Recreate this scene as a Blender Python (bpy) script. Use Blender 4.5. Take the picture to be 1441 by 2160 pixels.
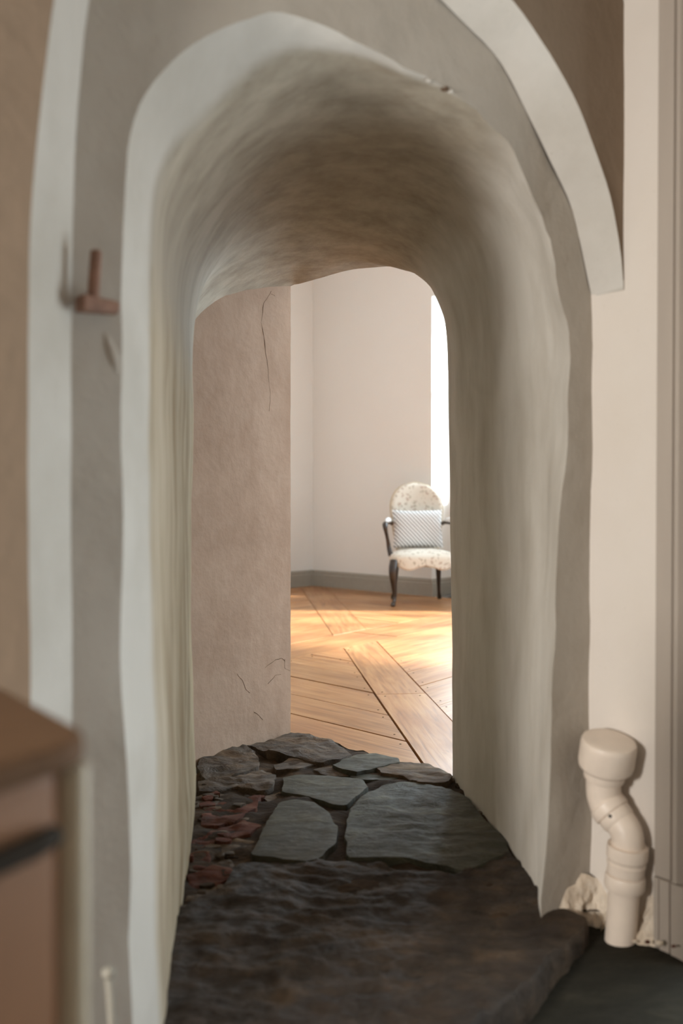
import bpy, bmesh, math, random
from mathutils import Vector, Matrix, noise
random.seed(7)
for o in list(bpy.data.objects): bpy.data.objects.remove(o)
S = bpy.context.scene
COL = S.collection

# ------------------------------------------------------------------ camera
F = 2100.0; CX = 720.5; CY = 1040.0; CZ = 0.97      # focal length (px of 1441x2160), horizon row, eye height
cam = bpy.data.cameras.new('camera'); cam_o = bpy.data.objects.new('camera', cam); COL.objects.link(cam_o)
cam_o.location = (0, 0, CZ); cam_o.rotation_euler = (math.pi/2, 0, 0)
cam.sensor_fit = 'VERTICAL'; cam.sensor_height = 36.0; cam.lens = 35.0
cam.shift_y = (CY - 1080.0)/2160.0
cam.clip_start = 0.05; cam.clip_end = 200
cam.dof.use_dof = True; cam.dof.focus_distance = 3.6; cam.dof.aperture_fstop = 2.3
S.camera = cam_o

# ------------------------------------------------------------------ world, sun, daylight, exposure
S.view_settings.view_transform = 'Standard'; S.view_settings.look = 'None'
S.view_settings.gamma = 1.0; S.view_settings.exposure = 0.0
try: S.view_settings.use_curve_mapping = False
except Exception: pass
W = bpy.data.worlds.new('sky'); S.world = W; W.use_nodes = True
bg = W.node_tree.nodes['Background']; bg.inputs[0].default_value = (0.82, 0.94, 1.02, 1); bg.inputs[1].default_value = 2.6
# building axes: the hall is a rectangle turned about 44 degrees, axes EN (towards its window wall) and EV (along it)
EN = Vector((0.692, 0.722, 0)); EV = Vector((0.722, -0.692, 0))
def hall(n, v, z): p = EN*n + EV*v; return Vector((p.x, p.y, z))
# kitchen axes: Q runs along the arch wall, M points from it into the kitchen
QA = Vector((-0.33, 1.45, 0)); QD = Vector((0.781, 0.6247, 0)); QM = Vector((0.6247, -0.781, 0))
def kit(q, m, z): p = QA + QD*q + QM*m; return Vector((p.x, p.y, z))
N_MAIN = 6.951; N_NEAR = 2.478; V_LEFT = -7.057; V_RIGHT = 0.6; Z_HALL = 0.05; H_HALL = 3.5
WINS = [(-5.548, -4.25), (-3.83, 0.40)]; GL = (-5.47, -4.90); SILL = 0.92; WTOP = 2.72; REVEAL = 0.42

sun_d = bpy.data.lights.new('sun', 'SUN'); sun_d.energy = 25; sun_d.angle = math.radians(4); sun_d.color = (1.0, 0.97, 0.94)
sun = bpy.data.objects.new('sun', sun_d); COL.objects.link(sun)
sdir = Vector((-0.93, 0.05, -0.50)).normalized()
sun.rotation_euler = sdir.to_track_quat('-Z', 'Y').to_euler(); sun.location = (6, 7, 6)

def area(name, loc, direction, sx, sy, energy, color, portal=False):
    d = bpy.data.lights.new(name, 'AREA'); d.shape = 'RECTANGLE'; d.size = sx; d.size_y = sy; d.energy = energy; d.color = color
    o = bpy.data.objects.new(name, d); COL.objects.link(o); o.location = loc
    o.rotation_euler = Vector(direction).to_track_quat('-Z', 'Y').to_euler()
    if portal: d.cycles.is_portal = True
    return o
for i, (a, b) in enumerate([GL]+WINS[1:]):      # daylight of the hall windows
    area('hall_window_daylight', hall(N_MAIN+0.28, (a+b)/2, (SILL+WTOP)/2), -EN, b-a-0.16, WTOP-SILL-0.1, [30, 245][i], (0.76, 0.97, 1.12))
# kitchen: cool daylight through the open doorway at the right, a warm lamp by the left wall
area('doorway_daylight', kit(1.111+0.30, 0.62, 0.74), -QD, 0.62, 1.15, 19, (0.84, 0.97, 1.04))
area('kitchen_lamp_light', kit(-2.1, 0.63, 1.0), QD, 0.34, 0.34, 70, (1.0, 0.96, 0.91))

# ------------------------------------------------------------------ helpers
def srgb(r, g, b):
    f = lambda c: (c/255/12.92) if c/255 <= 0.04045 else ((c/255+0.055)/1.055)**2.4
    return (f(r), f(g), f(b), 1)
def U(px, py, z):                       # point of the photograph on the level z
    Y = (CZ - z)*F/(py - CY); return Vector(((px-CX)/F*Y, Y, z))
def P2(px, py, A, D):                   # ... on the vertical plane through A along D
    r = (px-CX)/F; k = (r*A.y - A.x)/(D.x - r*D.y); Y = A.y + k*D.y
    return Vector((A.x + k*D.x, Y, CZ - (py-CY)/F*Y))
def tag(o, label=None, cat=None, group=None, kind=None):
    if label: o['label'] = label
    if cat: o['category'] = cat
    if group: o['group'] = group
    if kind: o['kind'] = kind
    return o
def empty(name, loc, rz=0):
    o = bpy.data.objects.new(name, None); COL.objects.link(o); o.location = loc; o.rotation_euler = (0, 0, rz); o.empty_display_size = 0.05
    return o
def wmat(o):
    m = Matrix.Translation(o.location) @ o.rotation_euler.to_matrix().to_4x4()
    if o.parent: m = wmat(o.parent) @ o.matrix_parent_inverse @ m
    return m
def mk(name, vs, fs, mat, parent=None, smooth=False, local=False, sharp=None, normals=True):
    """one mesh object; world coordinates unless local (then in the parent's frame); the origin goes to the base centre"""
    vs = [Vector(v) for v in vs]
    mn = Vector((min(v.x for v in vs), min(v.y for v in vs), min(v.z for v in vs)))
    mx = Vector((max(v.x for v in vs), max(v.y for v in vs), max(v.z for v in vs)))
    c = Vector(((mn.x+mx.x)/2, (mn.y+mx.y)/2, mn.z))
    me = bpy.data.meshes.new(name); me.from_pydata([v-c for v in vs], [], fs)
    bm = bmesh.new(); bm.from_mesh(me)
    if normals: bmesh.ops.recalc_face_normals(bm, faces=bm.faces)
    bm.to_mesh(me); bm.free()
    if smooth:
        me.polygons.foreach_set('use_smooth', [True]*len(me.polygons))
        if sharp: me.set_sharp_from_angle(angle=math.radians(sharp))
    me.materials.append(mat)
    o = bpy.data.objects.new(name, me); COL.objects.link(o); o.location = c
    if parent:
        o.parent = parent
        if not local: o.matrix_parent_inverse = wmat(parent).inverted()
    return o
class MB:
    def __init__(s): s.v = []; s.f = []
    def add(s, vs, fs):
        b = len(s.v); s.v += [Vector(v) for v in vs]; s.f += [tuple(i+b for i in f) for f in fs]; return s
    def hexa(s, p):                      # 8 points: bottom ring 0-3, top ring 4-7
        return s.add(p, [(0,3,2,1),(4,5,6,7),(0,1,5,4),(1,2,6,5),(2,3,7,6),(3,0,4,7)])
    def box(s, fr, a0, a1, b0, b1, z0, z1):   # fr(a,b,z) -> world
        return s.hexa([fr(a0,b0,z0), fr(a1,b0,z0), fr(a1,b1,z0), fr(a0,b1,z0), fr(a0,b0,z1), fr(a1,b0,z1), fr(a1,b1,z1), fr(a0,b1,z1)])
    def prism(s, pts, z0, z1):
        n = len(pts); s.add([(p[0], p[1], z0) for p in pts]+[(p[0], p[1], z1) for p in pts],
            [tuple(range(n-1, -1, -1)), tuple(range(n, 2*n))]+[(i, (i+1) % n, n+(i+1) % n, n+i) for i in range(n)]); return s
    def build(s, name, mat, parent=None, smooth=False, local=False, bevel=0, sharp=None):
        o = mk(name, s.v, s.f, mat, parent, smooth, local, sharp)
        if bevel:
            m = o.modifiers.new('bevel', 'BEVEL'); m.width = bevel; m.segments = 2; m.limit_method = 'ANGLE'; m.angle_limit = math.radians(40)
        return o
def grid_faces(r, c, closed=False):
    fs = []
    for i in range(r-1):
        for j in range(c if closed else c-1):
            k = (j+1) % c
            fs.append((i*c+j, i*c+k, (i+1)*c+k, (i+1)*c+j))
    return fs
def sweep(path, radii, seg=24, cap=True, flat=1.0, up=Vector((0, 0, 1))):
    """tube along path with a radius at each point"""
    path = [Vector(p) for p in path]; n = len(path); vs = []; prev = None
    for i, p in enumerate(path):
        t = (path[min(i+1, n-1)] - path[max(i-1, 0)])
        if t.length < 1e-9: t = prev_t
        t = t.normalized(); prev_t = t
        if prev is None:
            a = Vector((1, 0, 0)) if abs(t.x) < 0.8 else Vector((0, 1, 0))
        else: a = prev
        a = (a - t*a.dot(t)).normalized(); b = t.cross(a); prev = a
        for k in range(seg):
            th = 2*math.pi*k/seg
            vs.append(p + (a*math.cos(th) + b*math.sin(th)*flat)*radii[i])
    fs = grid_faces(n, seg, True)
    if cap:
        fs.append(tuple(range(seg-1, -1, -1))); fs.append(tuple(range((n-1)*seg, n*seg)))
    return vs, fs
def catmull(pts, n):
    pts = [Vector(p) for p in pts]; out = []
    m = len(pts)
    for i in range(m-1):
        p0 = pts[max(i-1, 0)]; p1 = pts[i]; p2 = pts[i+1]; p3 = pts[min(i+2, m-1)]
        for k in range(n):
            t = k/n
            out.append(0.5*((2*p1)+(p2-p0)*t+(2*p0-5*p1+4*p2-p3)*t*t+(3*p1-p0-3*p2+p3)*t**3))
    out.append(pts[-1]); return out
def resample(pts, n):
    L = [0]
    for a, b in zip(pts, pts[1:]): L.append(L[-1]+(b-a).length)
    out = []; j = 0
    for i in range(n):
        t = L[-1]*i/(n-1)
        while j < len(L)-2 and L[j+1] < t: j += 1
        d = L[j+1]-L[j]; out.append(pts[j].lerp(pts[j+1], (t-L[j])/d if d > 1e-9 else 0))
    return out
def fbm(p, sc, oct=3):
    s = 0; a = 1; q = Vector((p[0]*sc, p[1]*sc, p[2]*sc))
    for _ in range(oct): s += a*noise.noise(q); q = q*2.03; a *= 0.5
    return s

# ------------------------------------------------------------------ materials
MATS = {}
def nodes(name):
    m = bpy.data.materials.new(name); m.use_nodes = True; nt = m.node_tree; MATS[name] = m
    return m, nt, nt.nodes['Principled BSDF']
def N(nt, t, **kw):
    n = nt.nodes.new(t)
    for k, v in kw.items(): setattr(n, k, v)
    return n
def ramp(nt, src, stops):
    r = N(nt, 'ShaderNodeValToRGB'); e = r.color_ramp.elements
    while len(e) < len(stops): e.new(0.5)
    for el, (p, c) in zip(e, stops): el.position = p; el.color = c
    nt.links.new(src, r.inputs[0]); return r.outputs[0]
def noise_tex(nt, scale, detail=6, rough=0.55, stretch=(1, 1, 1), rot=(0, 0, 0), dist=0):
    tc = N(nt, 'ShaderNodeTexCoord'); mp = N(nt, 'ShaderNodeMapping'); mp.inputs['Scale'].default_value = stretch; mp.inputs['Rotation'].default_value = rot
    nt.links.new(tc.outputs['Object'], mp.inputs[0]); n = N(nt, 'ShaderNodeTexNoise')
    n.inputs['Scale'].default_value = scale; n.inputs['Detail'].default_value = detail; n.inputs['Roughness'].default_value = rough; n.inputs['Distortion'].default_value = dist
    nt.links.new(mp.outputs[0], n.inputs['Vector']); return n.outputs['Fac']
def mixc(nt, fac, a, b, mode='MIX'):
    m = N(nt, 'ShaderNodeMix', data_type='RGBA', blend_type=mode)
    if isinstance(fac, (int, float)): m.inputs[0].default_value = fac
    else: nt.links.new(fac, m.inputs[0])
    for s, x in ((6, a), (7, b)):
        if isinstance(x, tuple): m.inputs[s].default_value = x
        else: nt.links.new(x, m.inputs[s])
    return m.outputs[2]
def bump(nt, bsdf, layers):
    prev = None
    for h, strength, dist in layers:
        b = N(nt, 'ShaderNodeBump'); b.inputs['Strength'].default_value = strength; b.inputs['Distance'].default_value = dist
        nt.links.new(h, b.inputs['Height'])
        if prev: nt.links.new(prev, b.inputs['Normal'])
        prev = b.outputs[0]
    nt.links.new(prev, bsdf.inputs['Normal'])
def plaster(name, c, dirt, amount=0.5, stretch=(1, 1, 1), dscale=5, bs=0.25, rough=0.9):
    m, nt, b = nodes(name)
    big = noise_tex(nt, dscale, 8, 0.6, stretch); fine = noise_tex(nt, 60, 5, 0.6); mid = noise_tex(nt, 14, 5, 0.55, stretch)
    fac = ramp(nt, big, [(0.42, (0, 0, 0, 1)), (0.72, (amount,)*3+(1,))])
    col = mixc(nt, fac, c, dirt)
    speck = ramp(nt, noise_tex(nt, 130, 2, 0.5), [(0.70, (0, 0, 0, 1)), (0.76, (0.35*amount,)*3+(1,))])
    col = mixc(nt, speck, col, (dirt[0]*0.5, dirt[1]*0.45, dirt[2]*0.4, 1))
    nt.links.new(col, b.inputs['Base Color']); b.inputs['Roughness'].default_value = rough; b.inputs['Specular IOR Level'].default_value = 0.2
    bump(nt, b, [(mid, bs, 0.02), (fine, bs*0.5, 0.006)])
    return m
def stone(name, c1, c2, c3, stretch=(1, 3, 1), rough=0.62, bs=0.6, spec=0.4, bd=1.0):
    m, nt, b = nodes(name)
    n1 = noise_tex(nt, 9, 8, 0.65, stretch, dist=0.4); n2 = noise_tex(nt, 3, 4, 0.5); n3 = noise_tex(nt, 45, 8, 0.7, stretch)
    col = ramp(nt, n1, [(0.32, c1), (0.52, c2), (0.70, c3)])
    col = mixc(nt, ramp(nt, n2, [(0.40, (0, 0, 0, 1)), (0.65, (0.55, 0.55, 0.55, 1))]), col, c1)
    nt.links.new(col, b.inputs['Base Color'])
    rr = ramp(nt, n3, [(0.3, (rough-0.12,)*3+(1,)), (0.7, (rough+0.15,)*3+(1,))]); nt.links.new(rr, b.inputs['Roughness'])
    b.inputs['Specular IOR Level'].default_value = spec
    bump(nt, b, [(n1, min(1, bs), 0.012*bd), (n3, min(1, bs*0.8), 0.004*bd)])
    return m
def plain(name, c, rough=0.5, spec=0.4, var=0.12, bs=0.08, vscale=25, stretch=(1, 1, 1)):
    m, nt, b = nodes(name)
    n = noise_tex(nt, vscale, 5, 0.6, stretch)
    col = mixc(nt, ramp(nt, n, [(0.35, (0, 0, 0, 1)), (0.7, (1, 1, 1, 1))]), c, (c[0]*(1-var*2), c[1]*(1-var*2), c[2]*(1-var*2), 1))
    nt.links.new(col, b.inputs['Base Color']); b.inputs['Roughness'].default_value = rough; b.inputs['Specular IOR Level'].default_value = spec
    bump(nt, b, [(n, bs, 0.004)]); return m

M_KIT = plaster('kitchen_plaster', srgb(206, 201, 193), srgb(176, 169, 157), 0.6, dscale=3)
def passage_mat():
    m = plaster('passage_plaster', srgb(208, 202, 193), srgb(176, 167, 154), 0.7, stretch=(1, 1, 0.35), dscale=7, bs=0.16)
    nt = m.node_tree; b = nt.nodes['Principled BSDF']; src = b.inputs['Base Color'].links[0].from_socket
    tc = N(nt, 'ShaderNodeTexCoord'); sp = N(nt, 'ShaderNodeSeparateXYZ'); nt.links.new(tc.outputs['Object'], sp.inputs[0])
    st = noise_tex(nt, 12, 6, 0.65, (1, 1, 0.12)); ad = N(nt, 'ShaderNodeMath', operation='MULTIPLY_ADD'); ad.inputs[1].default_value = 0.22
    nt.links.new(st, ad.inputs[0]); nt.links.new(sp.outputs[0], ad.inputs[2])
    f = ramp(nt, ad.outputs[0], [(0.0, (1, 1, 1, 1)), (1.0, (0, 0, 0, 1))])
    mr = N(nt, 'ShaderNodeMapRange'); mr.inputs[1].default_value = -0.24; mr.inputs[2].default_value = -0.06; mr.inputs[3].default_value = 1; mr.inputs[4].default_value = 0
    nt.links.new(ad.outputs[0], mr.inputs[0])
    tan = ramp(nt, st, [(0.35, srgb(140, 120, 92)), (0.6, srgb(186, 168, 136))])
    # browner tone overhead, with a ragged edge
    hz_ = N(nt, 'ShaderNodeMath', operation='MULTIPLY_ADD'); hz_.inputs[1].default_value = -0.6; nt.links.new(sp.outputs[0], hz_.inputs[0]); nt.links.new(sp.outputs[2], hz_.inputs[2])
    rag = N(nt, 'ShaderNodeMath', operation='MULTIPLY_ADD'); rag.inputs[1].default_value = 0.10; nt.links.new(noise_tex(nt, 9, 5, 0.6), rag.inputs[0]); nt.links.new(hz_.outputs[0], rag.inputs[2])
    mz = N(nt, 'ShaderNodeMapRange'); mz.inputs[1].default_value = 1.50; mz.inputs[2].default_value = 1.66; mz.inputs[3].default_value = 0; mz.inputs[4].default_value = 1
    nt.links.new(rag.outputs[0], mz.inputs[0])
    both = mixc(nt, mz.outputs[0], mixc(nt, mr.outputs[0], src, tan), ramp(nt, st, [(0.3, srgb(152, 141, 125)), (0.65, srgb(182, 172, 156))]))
    pa = N(nt, 'ShaderNodeAttribute'); pa.attribute_name = 'pale_paint'
    pal = mixc(nt, ramp(nt, noise_tex(nt, 3, 6, 0.6), [(0.42, (0, 0, 0, 1)), (0.72, (0.6, 0.6, 0.6, 1))]), srgb(206, 201, 193), srgb(176, 169, 157))
    nt.links.new(mixc(nt, pa.outputs['Fac'], both, pal), b.inputs['Base Color']); return m
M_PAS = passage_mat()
M_FACE = plaster('taupe_plaster', srgb(184, 176, 165), srgb(160, 151, 139), 0.6, dscale=3)
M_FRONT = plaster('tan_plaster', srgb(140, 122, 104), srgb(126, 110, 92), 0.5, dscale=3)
M_JAMB = plaster('jamb_plaster', srgb(188, 161, 141), srgb(160, 130, 109), 0.6, dscale=4, bs=0.22)
M_PIPEWALL = plaster('cream_wall_plaster', srgb(222, 213, 203), srgb(212, 200, 186), 0.4, dscale=3, bs=0.10)
M_MORTAR_W = plaster('cream_mortar', srgb(218, 204, 186), srgb(196, 174, 148), 0.8, dscale=14, bs=0.9)
M_HALLWALL = plaster('hall_plaster', srgb(230, 225, 219), srgb(227, 219, 211), 0.3, dscale=1.5, bs=0.03)
M_SLAB = stone('brown_slab_stone', srgb(44, 34, 26), srgb(66, 52, 39), srgb(98, 78, 58), bs=1.0, rough=0.62, spec=0.3, stretch=(1, 1.5, 1), bd=2.6)
M_ROUGH = stone('rough_brown_stone', srgb(58, 45, 33), srgb(94, 75, 56), srgb(132, 107, 82), stretch=(1, 2.0, 1.5), rough=0.7, bs=1.0, bd=2.2)
M_GREY = stone('grey_slate_stone', srgb(52, 49, 39), srgb(68, 64, 50), srgb(90, 83, 65), rough=0.6, bs=0.5, spec=0.3, stretch=(1, 1.8, 1))
M_GREYBIG = stone('blue_grey_slate_stone', srgb(54, 52, 42), srgb(72, 70, 56), srgb(100, 95, 76), rough=0.58, bs=0.8, spec=0.3, stretch=(1, 1.6, 1), bd=1.5)
M_TAN = stone('tan_stone', srgb(70, 54, 39), srgb(102, 82, 61), srgb(134, 109, 82), rough=0.75, bs=0.9)
M_BRICK = stone('red_brick', srgb(70, 46, 34), srgb(112, 64, 48), srgb(128, 88, 66), rough=0.85, bs=1.0, spec=0.2, bd=2.0)
M_EARTH = stone('earthy_mortar', srgb(44, 34, 26), srgb(70, 55, 41), srgb(98, 77, 58), rough=0.9, bs=1.2, spec=0.15)
M_DARKFLAG = stone('dark_flagstone', srgb(36, 33, 27), srgb(45, 42, 34), srgb(58, 53, 43), rough=0.8, bs=0.5, spec=0.12)
M_PVC = plain('white_plastic_pipe', srgb(232, 216, 200), 0.42, 0.4, 0.05, 0.05, 18)
M_GREYWOOD = plain('grey_painted_wood', srgb(176, 164, 152), 0.5, 0.4, 0.05, 0.06, 14, (1, 1, 0.1))
M_BASE = plain('grey_baseboard_paint', srgb(160, 152, 140), 0.4, 0.4, 0.04, 0.03)
M_CAB = plain('tan_painted_wood', srgb(160, 120, 90), 0.5, 0.35, 0.05, 0.04, 8)
M_CABTOP = plain('brown_wood_top', srgb(120, 92, 68), 0.75, 0.15, 0.12, 0.05, 12, (1, 6, 1))
M_CABPOST = plain('lit_edge_cream', srgb(206, 196, 174), 0.45, 0.4, 0.04, 0.03)
M_DARK = plain('dark_iron', srgb(50, 43, 34), 0.8, 0.15, 0.1)
M_RUST = plain('rusty_painted_iron', srgb(152, 116, 98), 0.7, 0.3, 0.2, 0.2, 40)
M_WHITE = plain('white_painted_wood', srgb(235, 232, 226), 0.4, 0.4, 0.02, 0.02)
M_CRACK = plain('crack_shadow', srgb(110, 90, 74), 0.95, 0.1)
M_TUBE = plain('pale_cable_sheath', srgb(150, 146, 135), 0.7, 0.1, 0.03)

def wood_dark():
    m, nt, b = nodes('dark_walnut')
    n = noise_tex(nt, 20, 6, 0.6, (1, 1, 0.15))
    nt.links.new(ramp(nt, n, [(0.3, srgb(34, 26, 21)), (0.7, srgb(66, 50, 38))]), b.inputs['Base Color']); b.inputs['Roughness'].default_value = 0.3; b.inputs['Specular IOR Level'].default_value = 0.5
    return m
M_WALNUT = wood_dark()
def plank_mat():
    m, nt, b = nodes('pine_plank')
    tc = N(nt, 'ShaderNodeTexCoord'); oi = N(nt, 'ShaderNodeObjectInfo')
    off = N(nt, 'ShaderNodeVectorMath', operation='ADD'); sc = N(nt, 'ShaderNodeMath', operation='MULTIPLY'); sc.inputs[1].default_value = 37.0
    nt.links.new(oi.outputs['Random'], sc.inputs[0]); cmb = N(nt, 'ShaderNodeCombineXYZ'); nt.links.new(sc.outputs[0], cmb.inputs[2])
    nt.links.new(tc.outputs['Object'], off.inputs[0]); nt.links.new(cmb.outputs[0], off.inputs[1])
    def nz(scale, st, detail=6, dist=0.0):
        mp = N(nt, 'ShaderNodeMapping'); mp.inputs['Scale'].default_value = st; nt.links.new(off.outputs[0], mp.inputs[0])
        n = N(nt, 'ShaderNodeTexNoise'); n.inputs['Scale'].default_value = scale; n.inputs['Detail'].default_value = detail; n.inputs['Distortion'].default_value = dist
        nt.links.new(mp.outputs[0], n.inputs['Vector']); return n.outputs['Fac']
    g = nz(7, (0.35, 5, 1), 6, 0.8); blot = nz(2.2, (0.8, 1.6, 1), 4)
    col = ramp(nt, g, [(0.30, srgb(138, 93, 57)), (0.50, srgb(168, 119, 75)), (0.72, srgb(184, 138, 92))])
    col = mixc(nt, ramp(nt, blot, [(0.48, (0, 0, 0, 1)), (0.72, (0.5, 0.5, 0.5, 1))]), col, srgb(150, 100, 65))
    kn = ramp(nt, nz(5, (0.5, 2.2, 1), 2, 1.5), [(0.70, (0, 0, 0, 1)), (0.78, (0.75, 0.75, 0.75, 1))])
    col = mixc(nt, kn, col, srgb(112, 72, 46))
    hv = N(nt, 'ShaderNodeHueSaturation'); vr = N(nt, 'ShaderNodeMapRange'); vr.inputs[3].default_value = 0.85; vr.inputs[4].default_value = 1.12
    nt.links.new(oi.outputs['Random'], vr.inputs[0]); nt.links.new(vr.outputs[0], hv.inputs['Value']); nt.links.new(col, hv.inputs['Color'])
    nt.links.new(hv.outputs[0], b.inputs['Base Color'])
    b.inputs['Specular IOR Level'].default_value = 0.45
    nt.links.new(ramp(nt, blot, [(0.3, (0.30,)*3+(1,)), (0.7, (0.46,)*3+(1,))]), b.inputs['Roughness'])
    bump(nt, b, [(g, 0.12, 0.004)]); return m
M_PLANK = plank_mat()
def fabric(name, base, spot, spot2, scale):
    m, nt, b = nodes(name)
    tc = N(nt, 'ShaderNodeTexCoord'); dn = N(nt, 'ShaderNodeTexNoise'); dn.inputs['Scale'].default_value = 30; nt.links.new(tc.outputs['Object'], dn.inputs['Vector'])
    mx = N(nt, 'ShaderNodeMix', data_type='VECTOR'); mx.inputs[0].default_value = 0.06
    nt.links.new(tc.outputs['Object'], mx.inputs[4]); nt.links.new(dn.outputs['Color'], mx.inputs[5])
    v = N(nt, 'ShaderNodeTexVoronoi'); v.inputs['Scale'].default_value = scale; nt.links.new(mx.outputs[1], v.inputs['Vector'])
    f = ramp(nt, v.outputs['Distance'], [(0.22, (0.62, 0.62, 0.62, 1)), (0.42, (0, 0, 0, 1))])
    sepc = N(nt, 'ShaderNodeSeparateColor'); nt.links.new(v.outputs['Color'], sepc.inputs[0])
    sc = mixc(nt, ramp(nt, sepc.outputs[0], [(0.45, (0, 0, 0, 1)), (0.55, (1, 1, 1, 1))]), spot, spot2)
    nt.links.new(mixc(nt, f, base, sc), b.inputs['Base Color']); b.inputs['Roughness'].default_value = 0.9; b.inputs['Specular IOR Level'].default_value = 0.15
    bump(nt, b, [(noise_tex(nt, 300, 2), 0.15, 0.002)]); return m
M_FLORAL = fabric('floral_upholstery', srgb(214, 204, 190), srgb(150, 134, 110), srgb(164, 132, 112), 27)
M_CUSH = plain('pale_quilted_fabric', srgb(226, 223, 220), 0.9, 0.1, 0.03, 0.1, 200)
def cush_mat():
    m, nt, b = nodes('ribbed_cushion_fabric'); tc = N(nt, 'ShaderNodeTexCoord'); mp = N(nt, 'ShaderNodeMapping'); mp.inputs['Rotation'].default_value = (0, math.radians(43), 0)
    nt.links.new(tc.outputs['Object'], mp.inputs[0]); w = N(nt, 'ShaderNodeTexWave', bands_direction='X'); w.inputs['Scale'].default_value = 6.6*2; w.inputs['Distortion'].default_value = 0.6; w.inputs['Detail'].default_value = 1
    nt.links.new(mp.outputs[0], w.inputs['Vector'])
    nt.links.new(ramp(nt, w.outputs['Fac'], [(0.10, srgb(112, 108, 106)), (0.40, srgb(232, 230, 228))]), b.inputs['Base Color']); b.inputs['Roughness'].default_value = 0.9; b.inputs['Specular IOR Level'].default_value = 0.1  # dark stripe colour paints the shade in the grooves between ribs
    bump(nt, b, [(w.outputs['Fac'], 0.6, 0.006)]); return m
M_RIB = cush_mat()
def glass_mat():
    m = bpy.data.materials.new('window_glass'); m.use_nodes = True; nt = m.node_tree; nt.nodes.clear()
    out = N(nt, 'ShaderNodeOutputMaterial'); mx = N(nt, 'ShaderNodeMixShader'); t = N(nt, 'ShaderNodeBsdfTransparent'); g = N(nt, 'ShaderNodeBsdfGlossy')
    g.inputs['Roughness'].default_value = 0.02
    mx.inputs[0].default_value = 0.05; nt.links.new(t.outputs[0], mx.inputs[1]); nt.links.new(g.outputs[0], mx.inputs[2]); nt.links.new(mx.outputs[0], out.inputs[0])
    return m
M_GLASS = glass_mat()

# ------------------------------------------------------------------ the arched passage through the thick wall
ZST = 0.09                                   # level of the passage stones
def profile(pts, spring_l, spring_r):        # arch section: left leg 26, arch 70, right leg 26 points
    """pts run from the left foot over the crown to the right foot, 3D"""
    il = next(i for i, p in enumerate(pts) if p.z >= spring_l); ir = max(i for i, p in enumerate(pts) if p.z >= spring_r)
    lp = pts[:il+1]; ap = pts[il:ir+1]; rp = pts[ir:]
    f = lp[0].copy(); f.z = -0.05; g = rp[-1].copy(); g.z = -0.05
    lp = resample([f]+lp, 27); ap = resample(catmull(ap, 6), 71); rp = resample(rp+[g], 27)
    return lp[:-1]+ap+rp[1:]
def px_curve(pxs, A, D): return [P2(x, y, A, D) for x, y in pxs]
s0 = px_curve([(276,2140),(268,1700),(259,1300),(255,900),(257,560),(262,380),(275,270),(318,178),(420,85),(520,42),(600,28),(680,50),(760,92),(860,140),(945,183),(1010,235),(1080,305),(1120,390),(1150,470),(1172,560),(1180,628),(1194,690),(1200,770),(1194,850),(1189,933),(1179,1100),(1178,1200),(1172,1400),(1166,1520),(1156,1680),(1151,1817),(1144,1885)], QA, QD)
A1 = Vector((-0.300, 1.60, 0)); D1 = Vector((0.45, 2.2, 0))-A1
s1 = px_curve([(336,2140),(330,1600),(323,1100),(320,700),(323,460),(346,360),(430,258),(540,186),(650,152),(760,165),(860,205),(960,264),(1050,348),(1102,440),(1132,540),(1150,650),(1158,800),(1153,1100),(1143,1500),(1138,1870)], A1, D1)
A2 = Vector((-0.394, 2.60, 0)); D2 = Vector((0.408, 2.55, 0))-A2
s2 = px_curve([(404,1755),(412,1642),(407,1580),(406,1405),(400,1180),(403,1000),(408,860),(405,740),(410,660),(430,580),(485,492),(570,425),(680,392),(780,385),(880,400),(960,450),(1015,535),(1040,650),(1049,900),(1053,1300),(1056,1765)], A2, D2)
XZ = [(-0.50,-0.85),(-0.50,0.0),(-0.50,0.42),(-0.475,0.55),(-0.40,0.65),(-0.28,0.72),(-0.17,0.757)]
A3 = Vector((-0.50, 3.06, 0)); D3 = Vector((0.365, 2.92, 0))-A3
def on_line(x, z, A, D): k = (x-A.x)/D.x; return Vector((x, A.y+k*D.y, CZ+z))
s3 = [on_line(x, z, A3, D3) for x, z in XZ+[(0,0.762),(0.13,0.75),(0.23,0.70),(0.295,0.60),(0.335,0.45),(0.352,0.2),(0.358,-0.3),(0.361,-0.85)]]
A4 = Vector((0.347, 3.10, 0)); D4 = Vector((-0.532, 0.54, 0))
s4 = [on_line(x, z, A4, D4) for x, z in XZ[:-1]]+px_curve([(613,604),(640,597),(735,571),(800,563),(858,560),(890,573),(915,613),(935,660),(943,720),(946,800),(948,1000),(952,1200),(954,1450),(955,1640)], A4, D4)
secs = [profile(s0, 1.15, 1.15), profile(s1, 1.15, 1.15), profile(s2, 1.12, 1.12), profile(s3, 1.15, 1.15), profile(s4, 1.15, 1.15)]
NC = len(secs[0]); rows = []
sub = [10, 16, 10, 10]
for i in range(4):
    for k in range(sub[i]):
        t = k/sub[i]; row = []
        for j in range(NC):
            p0 = secs[max(i-1, 0)][j]; p1 = secs[i][j]; p2 = secs[i+1][j]; p3 = secs[min(i+2, 4)][j]
            if i == 0:            # rounded arris between wall face and soffit
                tt = math.sin(t*math.pi/2)**0.8 if j > 60 else t
                q = p1.lerp(p2, t); d = (p2-p1); row.append(q)
            else:
                m1 = (p2-p0)*0.35 if i > 1 else (p2-p1)*0.6
                m2 = (p3-p1)*0.35
                if i == 3: m2 = (p2-p1)
                h00 = 2*t**3-3*t**2+1; h10 = t**3-2*t**2+t; h01 = -2*t**3+3*t**2; h11 = t**3-t**2
                row.append(p1*h00+m1*h10+p2*h01+m2*h11)
        rows.append(row)
rows.append(list(secs[4]))
cen = Vector((0, 2.4, 1.0))
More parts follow.
